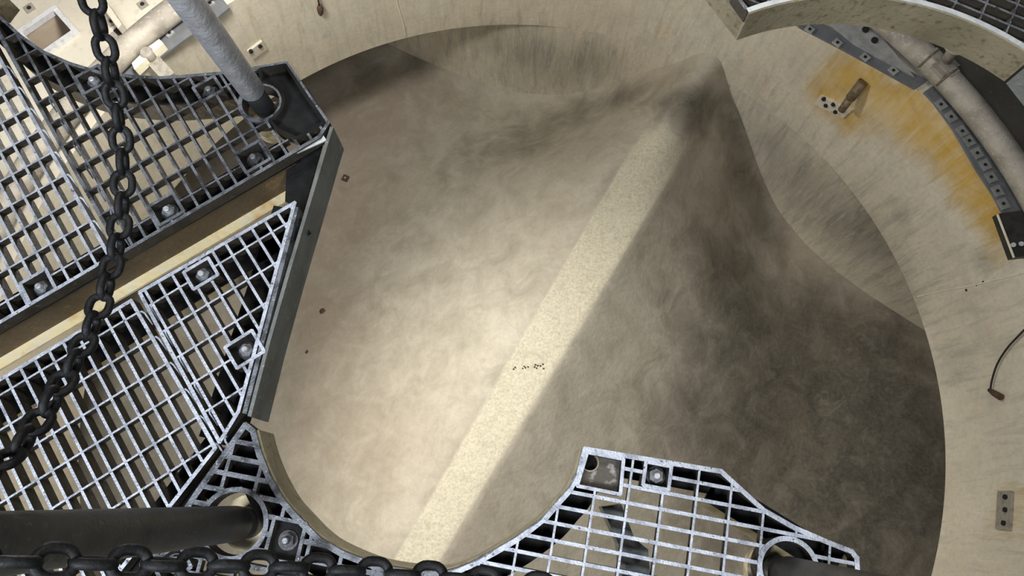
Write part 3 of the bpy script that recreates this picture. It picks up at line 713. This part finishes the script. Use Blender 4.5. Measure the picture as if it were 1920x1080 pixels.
# bracket at the right
t = thing('wall_bracket', P(1905, 440, TOP), 'dark steel bracket with pale edge at the right end of the rust stain', 'bracket')
MB().prism([P2(x, y, TOP + .05) for x, y in [(1870, 401), (1935, 392), (1960, 476), (1900, 483)]], TOP + .05, TOP + .0).build('bracket_plate', M['tube_dark'], t)
b = MB(); pa, pb = P(1870, 402, TOP + .05), P(1901, 483, TOP + .05); b.bar(pa, pb, .008, TOP + .055, TOP + .046); b.build('pale_edge', M['cream'], t)
b = MB()
for (x, y) in [(1900, 459), (1915, 457)]: b.tube([P(x, y, TOP + .05), P(x, y, TOP + .07)], .014, 10)
b.build('bracket_bolt', M['lug'], t)

# ------------------------------------------------------------------ things on the shaft wall
def wall_frame(p):
    d = Vector((p.x - CX, p.y - CY, 0)).normalized(); return d, Vector((-d.y, d.x, 0))     # outward, along
def wall_plate(name, p4, label, m, bolts, mb=M['hole'], thick=.02):
    q = [on_wall(*c) for c in p4]; c = sum(q, Vector()) / len(q); d, s_ = wall_frame(c)
    t = thing(name, c, label, 'plate')
    fr = [v - d * thick for v in q]; bk = [v + d * .02 for v in q]; n = len(q)
    b = MB(); b.add(fr + bk, [tuple(range(n)), tuple(range(2 * n - 1, n - 1, -1))] + [(i, (i + 1) % n, n + (i + 1) % n, n + i) for i in range(n)]); b.build('plate_body', m, t)
    for (x, y) in bolts:
        v = on_wall(x, y) - d * thick; b = MB(); b.tube([v + d * .004, v - d * .014], .015, 12); b.build('plate_bolt', mb, t)
    return t
wall_plate('anchor_plate', [(1529, 192), (1540, 177), (1600, 205), (1584, 219)], 'white bolted anchor plate in the middle of the rust patch', M['anchor'], [(1549, 182), (1553, 194), (1567, 192), (1571, 206), (1584, 201)])
wall_plate('anchor_plate', [(1872, 993), (1876, 922), (1902, 922), (1898, 996)], 'tall grey plate with three bolts low on the right wall', M['plategrey'], [(1893, 934), (1893, 958), (1890, 983)])
wall_plate('anchor_plate', [(463, 94), (489, 74), (499, 88), (472, 108)], 'small pale plate with two bolts on the wall beside the bright post', M['gallery'], [(467, 92), (484, 82)])
p = on_wall(1622, 150); d, s_ = wall_frame(p); q = on_wall(1598, 190)
t = thing('pipe_stub', p, 'short brown pipe stub sticking out above the white anchor plate', 'pipe')
e = q - d * .06; dv = (e - p); 
MB().tube([p + d * .02 - d * .04, p - d * .04 + dv * .55], .034, 20).build('stub_body', M['stub'], t)
MB().tube([p - d * .045 + dv * .55, p - d * .05 + dv], [.028, .026], 20).build('stub_nozzle', M['stub'], t)
# cable with plug on the right wall
def on_wall_off(x, y, o=.02): p = on_wall(x, y); d, _ = wall_frame(p); return p - d * o
t = thing('hanging_cable', on_wall(1864, 728), 'thin black cable ending in a small plug on the right wall', 'cable')
cp = [on_wall_off(x, y) for x, y in [(1945, 600), (1920, 625), (1895, 652), (1876, 682), (1866, 712), (1863, 730)]]
MB().tube(spline(cp, 6), .006, 8).build('cord', M['cable'], t)
cp = [on_wall_off(x, y, .025) for x, y in [(1862, 731), (1872, 738), (1884, 745)]]; MB().tube(cp, [.012, .02, .022], 10).build('plug', M['iron'], t)
t = thing('hanging_cable', on_wall(597, 12), 'short twisted wire with a dark weight hanging at the top of the pale wall', 'cable')
MB().tube([on_wall_off(590, -20), on_wall_off(595, -2), on_wall_off(597, 8)], .006, 8).build('cord', M['cable'], t)
MB().tube([on_wall_off(597, 6), on_wall_off(598, 12), on_wall_off(599, 20), on_wall_off(599, 25)], [.012, .024, .02, .008], 10).build('weight', M['iron'], t)

# raised casting seam across the right wall, with three form-tie holes
def seam(pix, wd, th, m):
    pts = spline([on_wall(*c) for c in pix], 8); b = MB(); vs = []
    for q in pts:
        d, s2 = wall_frame(q); up = Vector((0, 0, 1)); run = (pts[-1] - pts[0]).normalized(); side = d.cross(run).normalized()
        vs += [q - d * th + side * wd * .3, q - d * th - side * wd * .3, q + d * .01 - side * wd, q + d * .01 + side * wd]
    n = len(pts); fs = [(4 * i + k, 4 * i + (k + 1) % 4, 4 * i + 4 + (k + 1) % 4, 4 * i + 4 + k) for i in range(n - 1) for k in range(4)]
    fs += [(0, 1, 2, 3), (4 * n - 1, 4 * n - 2, 4 * n - 3, 4 * n - 4)]; b.add(vs, fs, True); return b.build('trim_1', m)
struct(seam([(1718, 557), (1760, 547), (1820, 536), (1870, 524), (1925, 510)], .012, .005, M['cream_wall']))
struct(seam([(742, -8), (748, 16), (756, 42), (761, 68)], .010, .004, M['cream_wall']))
t = thing('tie_holes', on_wall(1832, 537), 'three small dark form tie holes beside the pale seam on the right wall', 'hole')
for (x, y) in [(1812, 544), (1831, 534), (1844, 529)]:
    q = on_wall(x, y); d, _ = wall_frame(q); MB().tube([q + d * .01, q - d * .003], .009, 10).build('tie_hole', M['hole'], t)
# ------------------------------------------------------------------ things on the pit floor
def floor_lump(px_, py_, r, h, m, name, label, cat, group=None):
    c = pit_point(px_, py_); b = MB(); n = 9
    rr = [r * random.uniform(.75, 1.15) for _ in range(n)]
    lo = [(c.x + rr[i] * math.cos(2 * math.pi * i / n), c.y + rr[i] * math.sin(2 * math.pi * i / n)) for i in range(n)]
    vs = [(x, y, pit_h_at(x, y) - .004) for x, y in lo] + [(c.x + (x - c.x) * .6, c.y + (y - c.y) * .6, c.z + h * .8) for x, y in lo] + [(c.x, c.y, c.z + h)]
    fs = [(i, (i + 1) % n, n + (i + 1) % n, n + i) for i in range(n)] + [(n + i, n + (i + 1) % n, 2 * n) for i in range(n)]
    b.add(vs, fs, True); return tag(b.build(name, m), label, cat, group)
def pit_h_at(x, y): return FLOOR + pit_h(*to_sv((x, y)))
t_ = pit_point(648, 335); t = thing('iron_plate', t_, 'small square rusty iron plate on the brown floor near the edge plate', 'plate')
b = MB(); q = [Vector((t_.x, t_.y)) + Vector((math.cos(a), math.sin(a))) * .042 for a in (.35, .35 + math.pi / 2, .35 + math.pi, .35 + 1.5 * math.pi)]; b.prism(q, t_.z + .02, t_.z - .01); b.build('plate_body', M['iron'], t)
MB().ring(t_, .001, .009, t_.z + .026, t_.z + .018, 12).build('plate_stud', M['pipe'], t)
floor_lump(605, 583, .034, .015, M['iron'], 'dirt_clod', 'round dark dirt clod on the pit floor near the small grating', 'dirt')
floor_lump(575, 660, .022, .012, M['iron'], 'dirt_clod', 'smaller brown dirt clod close to the dark edge plate', 'dirt')
for (x, y) in [(963, 692), (966, 689), (980, 691), (983, 687), (985, 690), (990, 688), (1002, 688), (1004, 684), (1006, 690), (1008, 686), (1013, 686), (1018, 683), (1019, 691)]:
    floor_lump(x, y, .009, .008, M['iron'], 'pebble', 'tiny dark pebble in the cluster halfway down the pale ridge crest', 'pebble', 'dark pebbles on the pale crest')

# ------------------------------------------------------------------ things on the gallery floor, top left
t = thing('hatch_frame', (*(HQ[0] + HQ[2]) / 2, TOP), 'pale steel frame around the square floor hatch', 'frame')
for i, nm in enumerate(['frame_bar'] * 4):
    b = MB(); b.bar(HQ[i], HQ[(i + 1) % 4], .032, TOP + .03 + .001 * i, TOP - .01, 1, .01); b.build(nm, M['white'], t)
t = thing('threaded_rod', P(86, 66, TOP - .2), 'brown rod with yellow tip lying in the square hatch', 'rod')
ra, rb = P(75, 58, TOP - .12), P(93, 69, TOP - .2); rc = P(99, 74, TOP - .22)
MB().tube([ra - (rb - ra).normalized() * .02, ra], .035, 14).build('rod_head', M['stub'], t); MB().tube([ra, rb], .024, 14).build('rod_shaft', M['stub'], t); MB().tube([rb, rc], [.024, .03], 14).build('rod_tip', M['yellow'], t)
def slab(c4, z, h, name, label, m, cat): return tag(MB().prism([P2(x, y, z) for x, y in c4], z, z - h).build(name, m, bevel=.006), label, cat)
slab([(276, 88), (298, 72), (306, 80), (284, 99)], TOP + .10, .078, 'bearing_block', 'cream block on the rim strip nearer the bright post', M['cream'], 'block')
slab([(246, 118), (265, 99), (275, 108), (251, 130)], TOP + .10, .078, 'bearing_block', 'cream block on the rim strip nearer the arched grating', M['cream'], 'block')
t = thing('strip_bracket', P(274, 98, TOP), 'brown bracket arm with round knob between the two cream blocks', 'bracket')
kp = P(274, 98, TOP + .1); MB().tube([kp - Vector((0, 0, .076)), kp, kp + Vector((0, 0, .012))], [.042, .042, .03], 18).build('knob', M['plategrey'], t)
MB().bar(P2(280, 104, TOP + .05), P2(316, 144, TOP + .05), .085, TOP + .05, TOP + .024).build('arm', M['plategrey'], t)
slab([(188, 8), (197, -1), (228, 44), (220, 53)], TOP + .09, .09, 'bench_rail', 'narrow pale rail on the gallery floor beside the chain', M['gallery'], 'rail')
slab([(211, 57), (222, 47), (235, 58), (222, 67)], TOP + .006, .01, 'drain_cover', 'black square drain in the gallery floor', M['hole'], 'drain')
slab([(199, 68), (211, 58), (223, 68), (206, 83)], TOP + .006, .01, 'drain_cover', 'grey brown cover beside the black square drain', M['plategrey'], 'drain')
for (x, y, lb) in [(56, 16, 'small dark square socket in the pale floor above the hatch'), (210, 41, 'small dark square socket near the pale rail'), (268, 9, 'small dark square socket by the ring pipe at the top edge')]:
    c = P(x, y, TOP); t = thing('floor_socket', c, lb, 'socket'); i, j = dirs(40)
    MB().prism([Vector((c.x, c.y)) + i * .03 + j * .03, Vector((c.x, c.y)) - i * .03 + j * .03, Vector((c.x, c.y)) - i * .03 - j * .03, Vector((c.x, c.y)) + i * .03 - j * .03], TOP + .008, TOP - .01).build('socket_plate', M['plategrey'], t)
    MB().ring(c, .001, .014, TOP + .012, TOP, 12).build('socket_hole', M['hole'], t)
